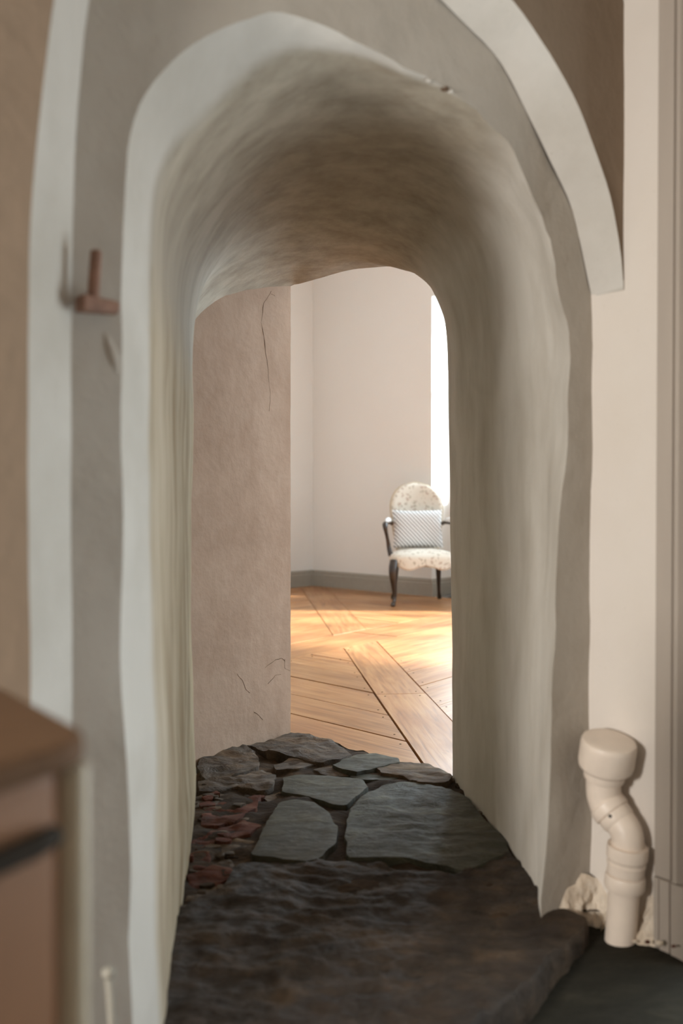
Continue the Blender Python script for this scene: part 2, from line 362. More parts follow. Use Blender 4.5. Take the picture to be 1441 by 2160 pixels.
def plaster_bump(p, amp=1.0):
    return amp*(0.007*fbm(p, 3.2, 2)+0.0035*fbm((p[0], p[1], p[2]*0.5), 11, 3))
pv = []
for i, row in enumerate(rows):
    for j, p in enumerate(row):
        out = Vector((p.x-0.02+0.1*(p.y-2.2), 0, max(p.z-1.1, 0))).normalized() if True else None
        a = 0.35 if i >= len(rows)-3 else 1.0
        if i < 10 and 60 < j < 100: a = 1.9
        q = p + out*plaster_bump(p, a)
        if i <= 1 and 66 < j < 92: q = q + out*0.006*fbm(p, 40, 2)
        pv.append(q)
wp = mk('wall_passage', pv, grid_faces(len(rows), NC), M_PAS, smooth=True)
at = wp.data.attributes.new('pale_paint', 'FLOAT', 'POINT'); vals = []        # how far the pale paint reaches round the arch edge
for i in range(len(rows)):
    for j in range(NC):
        reach = 9.5*max(0.0, min(1.0, (66-j)/24)) + 1.2*fbm((j*0.12, i*0.1, 5), 1.0, 3)*(1 if j > 36 else 0.2)
        vals.append(max(0.0, min(1.0, (reach-i)/(2.2 if j > 30 else 1.2)+0.5)) if j < 68 else 0.0)
at.data.foreach_set('value', vals)
tag(bpy.data.objects['wall_passage'], 'rough rounded plaster vault and sides of the deep arched passage', 'wall', kind='structure')

# broken plaster flake, and a dark lump as painted shade of its hollow, on the right shoulder of the arch edge
for (x, y, r, mt, dm) in ((938, 188, 0.006, 0, -0.004), (950, 193, 0.005, 1, -0.002), (904, 170, 0.004, 1, -0.003)):
    c = P2(x, y, QA+QM*dm, QD); v = []
    for i in range(7):
        th = math.pi*i/6
        for j in range(10):
            ph = 2*math.pi*j/10; d = Vector((math.sin(th)*math.cos(ph)*1.3, math.sin(th)*math.sin(ph), math.cos(th)*0.7)); v.append(c + d*r*(1+0.6*noise.noise(d*1.7+Vector((x, 0, 0)))))
    mk('plaster_flake' if mt else 'hollow_shade', v, grid_faces(7, 10, True), M_KIT if mt else M_CRACK, bpy.data.objects['wall_passage'], smooth=False)
# the wall face around the passage arch (kitchen side)
edge = [pv[j] for j in range(NC)]
vs = []; rws = 9
for r in range(rws):
    t = (r/(rws-1))**1.6
    for j, p in enumerate(edge):
        q = (p-QA).dot(QD)
        if j <= 26: o = Vector((QA.x-QD.x*1.1, QA.y-QD.y*1.1, p.z))
        elif j >= NC-27: o = Vector((QA.x+QD.x*1.75, QA.y+QD.y*1.75, p.z))
        else:
            th = math.pi*(1-(j-26)/(NC-53))
            ox = 0.35+1.42*max(-1, min(1, 1.5*math.cos(th))); oz = 1.15+1.35*min(1, 1.5*math.sin(th)) if 0 < th < math.pi else 1.15
            o = Vector((QA.x+QD.x*ox, QA.y+QD.y*ox, oz))
        w = p.lerp(o, t)
        if r: w = w + QM*plaster_bump(w, 0.9)
        vs.append(w)
mk('wall_arch', vs, grid_faces(rws, NC), M_FACE, smooth=True)
wa = tag(bpy.data.objects['wall_arch'], 'taupe grey plaster wall face around the passage arch', 'wall', kind='structure')

# outer arch in front of that wall: splayed reveal and soffit (light band), front face beyond it
RIB = 0.084; FA = QA + QM*RIB
inn = px_curve([(152,2400),(152,1475),(150,900),(152,600),(158,400),(165,250),(178,100),(190,0),(213,-120),(268,-240),(370,-330),(500,-352),(640,-290),(790,-150),(930,0),(985,55),(1035,105),(1070,155),(1120,255),(1160,340),(1203,430),(1225,515),(1240,590),(1248,625)], QA, QD)
frt = px_curve([(70,2400),(65,1475),(58,900),(62,550),(75,350),(95,150),(115,0),(140,-130),(200,-270),(320,-385),(480,-425),(680,-370),(860,-230),(1000,-90),(1090,10),(1135,75),(1173,135),(1225,235),(1265,345),(1290,430),(1308,530),(1315,610)], FA, QD)
inn = [p for p in inn]; frt = [p for p in frt]
inn[0].z = -0.02; frt[0].z = -0.02
ic = resample(catmull(inn, 5), 110); fc = resample(catmull(frt, 5), 110)
vs = []
for r in range(6):
    t = r/5
    for a, b in zip(ic, fc):
        p = a.lerp(b, t); vs.append(p + (Vector((0.2-p.x*0.5, 0, -0.4)).normalized())*plaster_bump(p, 0.5))
fs = grid_faces(6, 110)
mk('wall_outer_reveal', vs, fs, M_KIT, smooth=True)
ro = tag(bpy.data.objects['wall_outer_reveal'], 'pale plaster reveal of the outer arch, ending square above the pipe wall', 'arch', kind='structure')
fe = vs[-110:]
# small square stop under the right end of the reveal
a, b = ic[-1], fc[-1]
mb = MB(); off = QD*0.02
mb.hexa([a+Vector((0,0,-0.001))-QD*0.0, b+Vector((0,0,-0.001)), b+off, a+off, a+Vector((0,0,0.02)), b+Vector((0,0,0.02)), b+off+Vector((0,0,0.02)), a+off+Vector((0,0,0.02))])
mb.build('reveal_stop', M_KIT, ro)
# front face beyond the reveal
vs = []; rws = 7
for r in range(rws):
    t = (r/(rws-1))**1.5
    for j, p in enumerate(fe):
        if j < 45: o = Vector((FA.x-QD.x*2.1, FA.y-QD.y*2.1, min(p.z, 1.5) if p.z < 1.5 else 1.5+(p.z-1.5)*3))
        else:
            th = (j-45)/(109-45); q = -2.1+th*1.6*2.3; q = min(q, 1.3); zz = 2.75 if th < 0.75 else 2.75-(th-0.75)/0.25*1.55
            o = Vector((FA.x+QD.x*q, FA.y+QD.y*q, zz))
        w = p.lerp(o, t); vs.append(w + (QM*plaster_bump(w, 0.6) if r else Vector()))
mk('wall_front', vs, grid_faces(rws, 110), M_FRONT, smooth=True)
tag(bpy.data.objects['wall_front'], 'tan plaster wall face framing the outer arch', 'wall', kind='structure')

# flat splayed left jamb at the far end of the passage
JA = Vector((-0.52, 3.172, 0)); JB = Vector((-0.1862, 3.64, 0)); JD = JB-JA
vs = []; nr, ncx = 40, 16
for i in range(nr+1):
    for j in range(ncx+1):
        p = JA + JD*(j/ncx); z = -0.05 + 1.785*i/nr
        nrm = Vector((JD.y, -JD.x, 0)).normalized()
        w = Vector((p.x, p.y, z)); a = 1 if j < ncx else 0.15
        vs.append(w + nrm*0.45*plaster_bump(w, a) + (JD.normalized()*0.002*fbm(w, 30, 2) if j == ncx else Vector()))
fs = grid_faces(nr+1, ncx+1)
back = len(vs)                                   # thin return on the hall side
for i in range(nr+1):
    q = vs[i*(ncx+1)+ncx]; vs.append(q + Vector((-0.05, 0.05, 0)))
for i in range(nr): fs.append((i*(ncx+1)+ncx, (i+1)*(ncx+1)+ncx, back+i+1, back+i))
jamb = mk('wall_jamb', vs, fs, M_JAMB, smooth=True, sharp=50)
tag(jamb, 'flat pinkish plaster jamb with hairline cracks at the left of the far opening', 'wall', kind='structure')
def crack(pts, r=0.0007):
    ps = [P2(x, y, JA, JD) for x, y in pts]; ps = resample(ps, 5*len(ps)); nrm = Vector((JD.y, -JD.x, 0)).normalized()
    q = []
    for i, p in enumerate(ps):
        p = p + JD.normalized()*0.004*noise.noise(p*40) + Vector((0, 0, 0.003*noise.noise(p*55)))
        q.append(p + nrm*(0.45*plaster_bump(p)+0.0002))
    v, f = sweep(q, [r*(0.5+abs(noise.noise(p*25))*1.6) for p in q], 6)
    mk('crack', v, f, M_CRACK, jamb)
crack([(572,615),(556,640),(552,680),(560,730),(566,780),(571,830),(569,868)])
crack([(572,620),(580,625)]); crack([(560,1408),(580,1392),(594,1388),(600,1394)], 0.001); crack([(600,1390),(602,1410),(612,1416)])
crack([(565,1442),(580,1425),(592,1423)], 0.0009); crack([(500,1422),(512,1435),(520,1455),(528,1462)], 0.0009); crack([(536,1503),(548,1510),(555,1518)], 0.0012)

# ------------------------------------------------------------------ kitchen shell
PQ = 1.111                                         # q of the pipe wall; its axis runs along QM
PA = QA + QD*PQ
vs = []; nr, ncx = 50, 40
for i in range(nr+1):
    for j in range(ncx+1):
        m = -0.06 + 0.327*j/ncx; z = -0.05+2.85*i/nr
        q = PQ
        px = 0
        if m < 0.03: q -= 0.006*math.sin((z-0.3)*3.0)*(0.03-m)/0.09
        w = kit(q, m, z); vs.append(w - QD*(0.25*plaster_bump(w)+0.0))
mk('wall_right', vs, grid_faces(nr+1, ncx+1), M_PIPEWALL, smooth=True)
tag(bpy.data.objects['wall_right'], 'cream painted side wall behind the white pipe', 'wall', kind='structure')
def shell(name, mb, mat, label, cat):
    return tag(mb.build(name, mat), label, cat, kind='structure')
ZC = 2.7
shell('wall_right_rear', MB().box(kit, PQ, PQ+0.1, 1.25, 3.3, -0.1, ZC).box(kit, PQ, PQ+0.1, 0.42, 1.25, 2.1, ZC), M_PIPEWALL, 'cream kitchen wall beyond the panelled door', 'wall')
shell('wall_left', MB().box(kit, -2.4, -2.3, 0.0, 3.3, -0.1, ZC), M_KIT, 'plaster kitchen wall on the far left', 'wall')
shell('wall_back', MB().box(kit, -2.4, PQ+0.1, 3.2, 3.3, -0.1, ZC), M_KIT, 'plaster kitchen wall behind the viewer', 'wall')
shell('ceiling_kitchen', MB().box(kit, -2.4, PQ+0.6, -0.1, 3.3, ZC, ZC+0.1), M_KIT, 'plaster kitchen ceiling', 'ceiling')

# ------------------------------------------------------------------ hall beyond: floor of planks
floor_h = tag(MB().box(hall, N_NEAR-0.02, N_MAIN+0.45, V_LEFT-0.1, V_RIGHT+0.1, -0.06, Z_HALL-0.026).build('floor_hall', M_EARTH), 'parquet floor of wide orange pine boards laid in diagonal bands', 'floor', kind='structure')
def dirv(deg): a = math.radians(deg); return Vector((math.sin(a), math.cos(a), 0))
dA, dB, dC = dirv(-6.0), dirv(-44.0), dirv(36.5)
def clip(poly, p, d, side):             # keep the part on the left (+1) / right (-1) of the line p + t d
    nrm = Vector((-d.y, d.x, 0))*side; out = []
    for i in range(len(poly)):
        a, b = poly[i], poly[(i+1) % len(poly)]; da = (a-p).dot(nrm); db = (b-p).dot(nrm)
        if da >= 0: out.append(a)
        if da*db < 0: out.append(a.lerp(b, da/(da-db)))
    return out
room = [hall(N_NEAR+0.0, V_LEFT, 0), hall(N_NEAR, V_RIGHT, 0), hall(N_MAIN, V_RIGHT, 0), hall(N_MAIN, V_LEFT, 0)]
room = clip(room, Vector((-3.0, 0, 0)), Vector((0, 1, 0)), -1); room = clip(room, Vector((3.2, 0, 0)), Vector((0, 1, 0)), 1)
pL = Vector((0.0104, 5.917, 0)); pR = Vector((0.247, 5.917, 0)); pU = Vector((-0.2997, 6.10, 0)); q1 = Vector((-0.378, 9.53, 0)); q2 = Vector((-0.113, 9.388, 0))
def strips(poly, pts, d):
    """cut poly by parallel lines through pts (ordered along the normal) -> pieces"""
    nrm = Vector((-d.y, d.x, 0)); pts = sorted(pts, key=lambda p: p.dot(nrm)); out = []
    for i in range(len(pts)+1):
        q = poly
        if i > 0: q = clip(q, pts[i-1], d, 1)
        if q and i < len(pts): q = clip(q, pts[i], d, -1)
        if len(q) > 2: out.append(q)
    return out
def ptA(base, Y): k = (Y-base.y)/dA.y; return base + dA*k
low = clip(room, pL, dC, -1)            # the near side of the cross band
planks = []
def put(pieces, d): planks.extend((p, d) for p in pieces)
bandA = clip(clip(low, pL, dA, -1), pR, dA, 1)
nA = Vector((dA.y, -dA.x, 0))
put(strips(bandA, [Vector((0.2, 4.55, 0))], nA), dA)
leftR = clip(low, pL, dA, 1)
put(strips(leftR, [ptA(pL, y) for y in (1.0, 1.45, 1.9, 2.35, 2.8, 3.25, 3.687, 4.119, 4.578, 5.0, 5.427, 5.86, 6.3, 6.75)], dB), dB)
rightR = clip(low, pR, dA, -1)
put(strips(rightR, [ptA(pR, y) for y in (0.6, 1.0, 1.42, 1.84, 2.25, 2.67, 3.08, 3.5, 3.90, 4.306, 4.742, 5.106, 5.482)], dC), dC)
crossb = clip(clip(room, pL, dC, 1), pU, dC, -1)
nC = Vector((dC.y, -dC.x, 0))
put(strips(crossb, [pU - dC*1.7, pU + dC*0.62, pU + dC*2.3], nC), dC)
up = clip(room, pU, dC, 1)
put(strips(clip(up, q1, dA, 1), [q1 + Vector((0, y, 0)) for y in (-3.2, -2.8, -2.4, -2.0, -1.55, -1.1, -0.65, -0.2, 0.3)], dC), dC)
put([clip(clip(up, q1, dA, -1), q2, dA, 1)], dA)
b0 = Vector((0.065, 7.82, 0)); nB = Vector((-dB.y, dB.x, 0))
put(strips(clip(up, q2, dA, -1), [b0 + nB*(0.29*k) for k in range(-8, 9)], dB), dB)
nail_me = None
for k, (poly, d) in enumerate(planks):
    if len(poly) < 3: continue
    c = sum(poly, Vector())/len(poly)
    ar = 0
    for a, b in zip(poly, poly[1:]+poly[:1]): ar += (a-c).cross(b-c).z/2
    if abs(ar) < 0.004: continue
    if ar < 0: poly = poly[::-1]
    g = random.choice((0.0015, 0.0024, 0.0036, 0.0046)) if c.y < 5.6 else random.choice((0.0012, 0.002, 0.003))
    if d is dB and 3.0 < c.y < 5.3: g = 0.0042
    # inset every edge by g
    ins = poly
    for a, b in zip(poly, poly[1:]+poly[:1]):
        e = b-a
        if e.length < 1e-4: continue
        e.normalize(); nn = Vector((-e.y, e.x, 0)); ins = clip(ins, a+nn*g, e, 1)
    if len(ins) < 3: continue
    ang = math.atan2(d.y, d.x); rot = Matrix.Rotation(-ang, 3, 'Z'); zt = random.uniform(-0.0015, 0.0015)
    loc = [rot @ (p-c) for p in ins]
    loc = [p for i, p in enumerate(loc) if (p-loc[i-1]).length > 1e-4]
    n = len(loc); ch = 0.0016
    v = [(p.x, p.y, -0.024) for p in loc]+[(p.x, p.y, -ch) for p in loc]+[(p.x*(1-ch/max(p.length, .02)), p.y*(1-ch/max(p.length, .02)), 0) for p in loc]
    f = [tuple(range(2*n, 3*n))]+[(r*n+i, r*n+(i+1) % n, (r+1)*n+(i+1) % n, (r+1)*n+i) for r in (0, 1) for i in range(n)]
    me = bpy.data.meshes.new('plank'); me.from_pydata(v, [], f); me.materials.append(M_PLANK)
    o = bpy.data.objects.new('plank', me); COL.objects.link(o); o.parent = floor_h
    o.matrix_parent_inverse = wmat(floor_h).inverted(); o.location = (c.x, c.y, Z_HALL+zt); o.rotation_euler = (0, 0, ang)
    # a pair of dark nail heads near each end of boards in view
    if c.y < 6.5 and abs(c.x) < 2.2:
        xs = [p.x for p in loc]; 
        for end in (min(xs), max(xs)):
            near = sorted(loc, key=lambda p: abs(p.x-end))[:2]
            mid = (near[0]+near[1])/2; sgn = 1 if end > 0 else -1
            for off in (-0.35, 0.35):
                pt = mid + (near[1]-near[0])*off - Vector((sgn*0.045, 0, 0))
                w = c + (Matrix.Rotation(ang, 3, 'Z') @ pt)
                if not (-0.5 < w.x < 1.0 and 3.2 < w.y < 6.2): continue
                if nail_me is None:
                    vv = [(0.0042*math.cos(i*math.pi/4), 0.0042*math.sin(i*math.pi/4), h) for h in (-0.003, 0.0007) for i in range(8)]
                    nail_me = bpy.data.meshes.new('nail'); nail_me.from_pydata(vv, [], [tuple(range(8, 16))]+[(i, (i+1) % 8, 8+(i+1) % 8, 8+i) for i in range(8)]); nail_me.materials.append(M_DARK)
                no = bpy.data.objects.new('nail', nail_me); COL.objects.link(no); no.parent = o; no.location = pt

# hall walls
mb = MB(); edges = [V_LEFT-0.4]
for a, b in WINS: edges += [a, b]
edges.append(V_RIGHT+0.4)
for i in range(0, len(edges), 2): mb.box(hall, N_MAIN, N_MAIN+REVEAL, edges[i], edges[i+1], -0.1, H_HALL)
for a, b in WINS:
    mb.box(hall, N_MAIN, N_MAIN+REVEAL, a, b, WTOP, H_HALL)
    mb.box(hall, N_MAIN+0.30, N_MAIN+REVEAL, a, b, -0.1, SILL)
    if a == WINS[0][0]:                      # unseen infill narrowing the first window, added to keep sun off the armchair
        mb.box(hall, N_MAIN+0.30, N_MAIN+REVEAL, a, GL[0], SILL, WTOP); mb.box(hall, N_MAIN+0.30, N_MAIN+REVEAL, GL[1], b, SILL, WTOP)
wall_far = shell('wall_far', mb, M_HALLWALL, 'pale pink-white hall wall with window niches behind the armchair', 'wall')
shell('wall_hall_left', MB().box(hall, N_NEAR-0.3, N_MAIN+0.3, V_LEFT-0.3, V_LEFT, -0.1, H_HALL), M_HALLWALL, 'pale hall wall meeting the window wall in the corner', 'wall')
shell('wall_hall_right', MB().box(hall, N_NEAR-0.3, N_MAIN+0.3, V_RIGHT, V_RIGHT+0.3, -0.1, H_HALL), M_HALLWALL, 'pale hall wall at the right end of the hall', 'wall')
shell('ceiling_hall', MB().box(hall, N_NEAR-0.3, N_MAIN+0.5, V_LEFT-0.3, V_RIGHT+0.3, H_HALL, H_HALL+0.1), M_HALLWALL, 'white hall ceiling', 'ceiling')
# hall face of the passage wall: sheet around the far opening
vs = []; last = pv[-NC:]
for r in range(4):
    t = r/3
    for j, p in enumerate(last):
        if j <= 26: o = Vector((*(hall(N_NEAR, V_LEFT, 0).xy), p.z))
        elif j >= NC-27: o = Vector((*(hall(N_NEAR, V_RIGHT, 0).xy), p.z))
        else:
            th = (j-26)/(NC-53)
            if th < 0.25: o = hall(N_NEAR, V_LEFT, 1.1+(H_HALL-1.1)*th/0.25)
            elif th > 0.75: o = hall(N_NEAR, V_RIGHT, 1.1+(H_HALL-1.1)*(1-th)/0.25)
            else: o = hall(N_NEAR, V_LEFT+(V_RIGHT-V_LEFT)*(th-0.25)/0.5, H_HALL)
        vs.append(p.lerp(o, t))
mk('wall_hall_near', vs, grid_faces(4, NC), M_HALLWALL, smooth=False)
tag(bpy.data.objects['wall_hall_near'], 'hall side of the thick wall around the passage opening', 'wall', kind='structure')

def base_run(name, fr_a, fr_b, inward, label):
    """moulded baseboard from fr_a to fr_b, thickness towards inward"""
    prof = [(0, 0), (0.024, 0), (0.024, 0.115), (0.017, 0.122), (0.017, 0.130), (0.020, 0.136), (0.012, 0.158), (0, 0.158)]
    v = []
    for e in (fr_a, fr_b):
        for t, h in prof: p = e + inward*t; v.append((p.x, p.y, Z_HALL+h))
    n = len(prof); f = [tuple(range(n)), tuple(range(2*n-1, n-1, -1))]+[(i, (i+1) % n, n+(i+1) % n, n+i) for i in range(n)]
    return tag(mk(name, v, f, M_BASE), label, 'baseboard', kind='structure')
base_run('baseboard_far', hall(N_MAIN, V_LEFT+0.024, 0), hall(N_MAIN, WINS[0][0], 0), -EN, 'grey moulded baseboard along the window wall left of the armchair')
base_run('baseboard_left', hall(N_NEAR, V_LEFT, 0), hall(N_MAIN, V_LEFT, 0), EV, 'grey moulded baseboard along the wall left of the corner')
base_run('baseboard_niche', hall(N_MAIN-0.024, WINS[0][0], 0), hall(N_MAIN+0.30, WINS[0][0], 0), EV, 'grey baseboard turning into the window niche behind the armchair')
base_run('baseboard_sill', hall(N_MAIN+0.30, WINS[0][0], 0), hall(N_MAIN+0.30, WINS[0][1], 0), -EN, 'grey baseboard under the window at the back of the niche')
base_run('baseboard_pier', hall(N_MAIN, WINS[0][1], 0), hall(N_MAIN, WINS[1][0], 0), -EN, 'grey baseboard on the pier right of the armchair niche')
for i, (a, b) in enumerate([GL]+WINS[1:]):
    w = empty('window_%d' % (i+1), hall(N_MAIN+0.36, (a+b)/2, SILL))
    tag(w, ['tall narrow white window in the niche behind the armchair', 'wide row of white casement windows at the right of the hall wall'][i], 'window', kind='structure')
    n0, n1 = N_MAIN+0.33, N_MAIN+0.38; nl = 1 if b-a < 1 else 5; cuts = [a+(b-a)*k/nl for k in range(nl+1)]
    for k, c in enumerate(cuts):
        v0, v1 = (a, a+0.05) if k == 0 else (b-0.05, b) if k == nl else (c-0.022, c+0.022)
        MB().box(hall, n0, n1, v0, v1, SILL, WTOP).build('window_stile', M_WHITE, w)
    for c0, c1 in zip(cuts, cuts[1:]):
        for z in (SILL, SILL+1.20, WTOP-0.05): MB().box(hall, n0+0.004, n1-0.004, c0+0.022, c1-0.022, z, z+(0.03 if z == SILL+1.20 else 0.05)).build('window_rail', M_WHITE, w)
        for z0, z1 in ((SILL+0.05, SILL+1.20), (SILL+1.23, WTOP-0.05)):
            MB().box(hall, n0+0.02, n0+0.024, c0+0.022, c1-0.022, z0, z1).build('pane', M_GLASS, w)
    MB().box(hall, N_MAIN+0.22, N_MAIN+0.33, a, b, SILL-0.03, SILL).build('window_sill', M_WHITE, w)

# ------------------------------------------------------------------ passage floor: bed, flagstones, bricks, rubble
bed = []; nx, ny = 60, 110
for i in range(ny+1):
    Y = 1.35+(3.95-1.35)*i/ny
    for j in range(nx+1):
        X = -0.62+1.3*j/nx
        if (X-0.35)*0.71+(Y-3.1)*0.70 > 0.02 and Y > 3.0:      # stop at the hall face
            k = ((X-0.35)*0.71+(Y-3.1)*0.70)-0.02; XX, YY = X-k*0.71, Y-k*0.70
        else: XX, YY = X, Y
        z = 0.083+0.016*fbm((XX, YY, 0), 11, 4)
        if YY < 2.05: z = min(z, 0.03)
        bed.append((XX, YY, z))
floor_p = tag(mk('floor_passage', bed, grid_faces(ny+1, nx+1), M_EARTH, smooth=True), 'old floor of the passage, grey and brown flagstones with brick rubble in earthy mortar', 'floor', kind='structure')
# cut away what would stick out in front of the step
bm = bmesh.new(); bm.from_mesh(floor_p.data); lo = floor_p.location
e0, e1 = U(1240, 1955, ZST), U(1010, 2160, ZST); ed = (e1-e0).normalized(); en = Vector((-ed.y, ed.x, 0))
if en.dot(Vector((1, -1, 0))) < 0: en = -en
bmesh.ops.delete(bm, geom=[v for v in bm.verts if (v.co+lo-e0).dot(en) > -0.05 and v.co.y+lo.y < 2.1], context='VERTS'); bm.to_mesh(floor_p.data); bm.free()

def flag(name, pxs, z, mat, thick=0.05, amp=0.006, seed=0, rings=9, nper=44, tilt=(0, 0), edge=0.008, world=False, label=None, parent=None, jag=0.006, strata=1.0):
    pts = pxs if world else [U(x, y, z) for x, y in pxs]
    pts = [Vector((p[0], p[1], z)) for p in pts]
    c = sum(pts, Vector())/len(pts)
    out = resample(pts+[pts[0]], nper+1)[:-1]
    vs = []; S_ = Vector((seed*3.7, seed*1.9, seed*5.1))
    out = [p + (p-c).normalized()*jag*fbm(p+S_, 22, 3) for p in out]
    def top(p, t):
        st = noise.noise(Vector((p.x*6, p.y*15, 0))+S_)*0.8+noise.noise(Vector((p.x*17, p.y*34, 3))+S_)*0.5
        ridg = (1-abs(noise.noise(Vector((p.x*6, p.y*18, 7))+S_)))**3*0.6
        return z + amp*(st*strata+ridg+0.7*fbm(p+S_, 7, 3)+0.35*fbm(p+S_, 30, 3)) + tilt[0]*(p.x-c.x)+tilt[1]*(p.y-c.y)
    levels = [(1.0, 'b'), (1.0, 'm')]+[(1-0.012-0.988*(k/(rings))**0.9, 't') for k in range(rings)]
    for t, kind in levels:
        for p in out:
            q = c.lerp(p, t)
            zz = top(q, t)
            if kind == 'b': zz = z-thick
            elif kind == 'm': zz -= edge*(1+0.9*fbm(q+S_, 30, 2)); 
            elif t > 0.97: zz -= edge*0.12
            vs.append((q.x, q.y, zz))
    n = nper; L = len(levels); fs = grid_faces(L, n, True)
    cv = c.copy(); cv.z = top(c, 0); vs.append(cv); fs += [((L-1)*n+i, (L-1)*n+(i+1) % n, len(vs)-1) for i in range(n)]
    o = mk(name, vs, fs, mat, parent or floor_p, smooth=True, sharp=55)
    if label: o['label'] = label
    return o
def z1(l): return [(340+0.4858*x, 1520+0.4860*y) for x, y in l]
flag('flagstone', [(388,1904),(461,1878),(500,1826),(560,1816),(640,1815),(724,1813),(801,1822),(874,1838),(960,1846),(1020,1830),(1075,1795),(1130,1850),(1180,1905),(1243,1950),(1125,2057),(1010,2160),(900,2258),(700,2420),(420,2500),(250,2450),(262,2300),(290,2160),(330,2010)], ZST+0.002, M_SLAB, 0.085, 0.0115, 1, 70, 300, edge=0.010, label='huge rough brown slab forming the step', jag=0.008)
flag('flagstone', z1([(800,470),(815,380),(880,320),(960,275),(1060,262),(1220,285),(1330,330),(1400,420),(1500,520),(1520,570),(1441,600),(1330,655),(1200,625),(1080,600),(930,600),(800,590)]), ZST+0.006, M_GREYBIG, 0.05, 0.0060, 2, 20, 90, edge=0.012, label='large blue-grey slate flagstone', strata=0.8)
flag('flagstone', z1([(400,560),(440,470),(510,350),(585,335),(665,352),(730,395),(765,460),(765,530),(690,590),(640,608),(520,595),(385,580)]), ZST+0.010, M_GREY, 0.05, 0.0022, 3, 10, 60, edge=0.012, label='smooth round-cornered grey flagstone')
flag('flagstone', z1([(530,250),(600,232),(800,245),(880,255),(900,285),(860,325),(800,368),(740,362),(640,325),(525,310)]), ZST+0.006, M_GREY, 0.05, 0.0028, 4, 9, 60, edge=0.010, label='grey flagstone with a pointed right end')
flag('flagstone', z1([(745,190),(850,150),(930,143),(1035,160),(1040,178),(930,205),(850,222),(790,210)]), ZST+0.014, M_GREY, 0.05, 0.0035, 5, 8, 56, edge=0.010, label='small grey slate on the threshold edge')
flag('flagstone', z1([(820,243),(900,220),(980,232),(1060,243),(1000,258),(900,258)]), ZST, M_GREY, 0.05, 0.004, 6, 6, 40, edge=0.008)
flag('flagstone', z1([(925,205),(1060,176),(1160,190),(1270,240),(1235,272),(1120,272),(1060,240),(960,230)]), ZST+0.008, M_TAN, 0.06, 0.007, 7, 10, 60, edge=0.012, label='tan rough stone at the right of the threshold')
flag('flagstone', z1([(370,105),(480,80),(560,56),(640,66),(740,92),(832,146),(780,172),(700,182),(600,160),(480,140)]), ZST+0.012, M_ROUGH, 0.06, 0.010, 8, 12, 70, edge=0.014, label='craggy brown stone at the left of the threshold')
flag('flagstone', z1([(170,165),(270,115),(380,108),(420,150),(430,200),(330,235),(200,260),(155,220)]), ZST+0.006, M_ROUGH, 0.06, 0.012, 9, 12, 64, edge=0.014)
flag('flagstone', z1([(500,215),(490,190),(560,165),(640,165),(680,185),(600,212)]), ZST+0.002, M_ROUGH, 0.05, 0.006, 10, 7, 40)
flag('flagstone', z1([(655,215),(720,192),(790,205),(815,240),(730,243)]), ZST-0.002, M_ROUGH, 0.05, 0.006, 11, 7, 40)
flag('flagstone', z1([(160,270),(300,240),(440,215),(500,240),(490,290),(440,305),(330,285),(250,300),(160,305)]), ZST+0.002, M_ROUGH, 0.06, 0.012, 12, 10, 64, edge=0.016)
flag('flagstone', z1([(140,330),(210,310),(300,325),(260,365),(150,385)]), ZST-0.010, M_ROUGH, 0.05, 0.010, 13, 8, 44)
flag('flagstone', z1([(440,330),(520,310),(535,345),(470,352)]), ZST-0.006, M_TAN, 0.05, 0.006, 14, 6, 32)
# red brick remains along the left side
for s, l in enumerate(([(180,400),(260,350),(430,335),(420,375),(340,430),(250,460),(175,450)], [(135,500),(180,465),(240,478),(230,540),(150,560),(130,540)], [(115,590),(190,560),(215,600),(200,640),(120,645)],
                       [(250,470),(360,440),(430,455),(380,500),(290,520),(245,505)], [(120,680),(220,650),(310,640),(300,700),(200,720),(115,735)])):
    flag('brick', z1(l), ZST-0.004-0.003*s % 0.008, M_BRICK, 0.05, 0.010, 20+s, 9, 48, edge=0.012, jag=0.012, label=['largest red brick remnant', None, None, None, None][s])
for s, l in enumerate(([(240,545),(330,520),(400,530),(370,580),(260,600)], [(215,610),(300,605),(320,640),(240,655)], [(100,745),(200,725),(300,715),(270,765),(150,785),(95,790)], [(60,800),(130,795),(150,830),(60,850)])):
    flag('rubble_stone', z1(l), ZST-0.010, M_ROUGH if s % 2 else M_TAN, 0.05, 0.010, 30+s, 8, 44, edge=0.012, jag=0.012)
# small broken pieces along the right jamb and in the joints
rng = random.Random(3)
spots = [(958,1642),(972,1655),(985,1672),(1000,1690),(1014,1712),(1030,1735),(1044,1756),(1058,1776),(1078,1812),(1092,1836),(1106,1856),(1122,1876),(1140,1898),(1158,1912),(1178,1916),(1200,1926),(1222,1938),
         (560,1690),(600,1650),(588,1672),(700,1712),(712,1760),(722,1795),(740,1700),(760,1680),(505,1760),(490,1795),(520,1700),(450,1660),(430,1700),(425,1640)]
rz = random.Random(11)
for k in range(46):
    t = rz.random(); y = 1655+225*t; spots.append((404-14*t+rz.random()*(150-60*t), y))
for s, (x, y) in enumerate(spots):
    c = U(x, y, ZST); r = rng.uniform(0.010, 0.022); n = rng.randint(5, 7); ph = rng.random()*6
    pts = [(c.x+r*rng.uniform(0.7, 1.3)*math.cos(ph+2*math.pi*i/n)*1.2, c.y+r*rng.uniform(0.7, 1.3)*math.sin(ph+2*math.pi*i/n), 0) for i in range(n)]
    flag('rubble_chip', pts, ZST-(0.004 if s < 17 else 0.012 if s < 31 else rng.uniform(0.0, 0.010)), rng.choice((M_TAN, M_ROUGH, M_EARTH)) if s < 31 else rng.choice((M_BRICK, M_BRICK, M_ROUGH, M_EARTH, M_TAN)), 0.045, 0.007, 50+s, 3, 14, edge=0.008, world=True, jag=0.004)

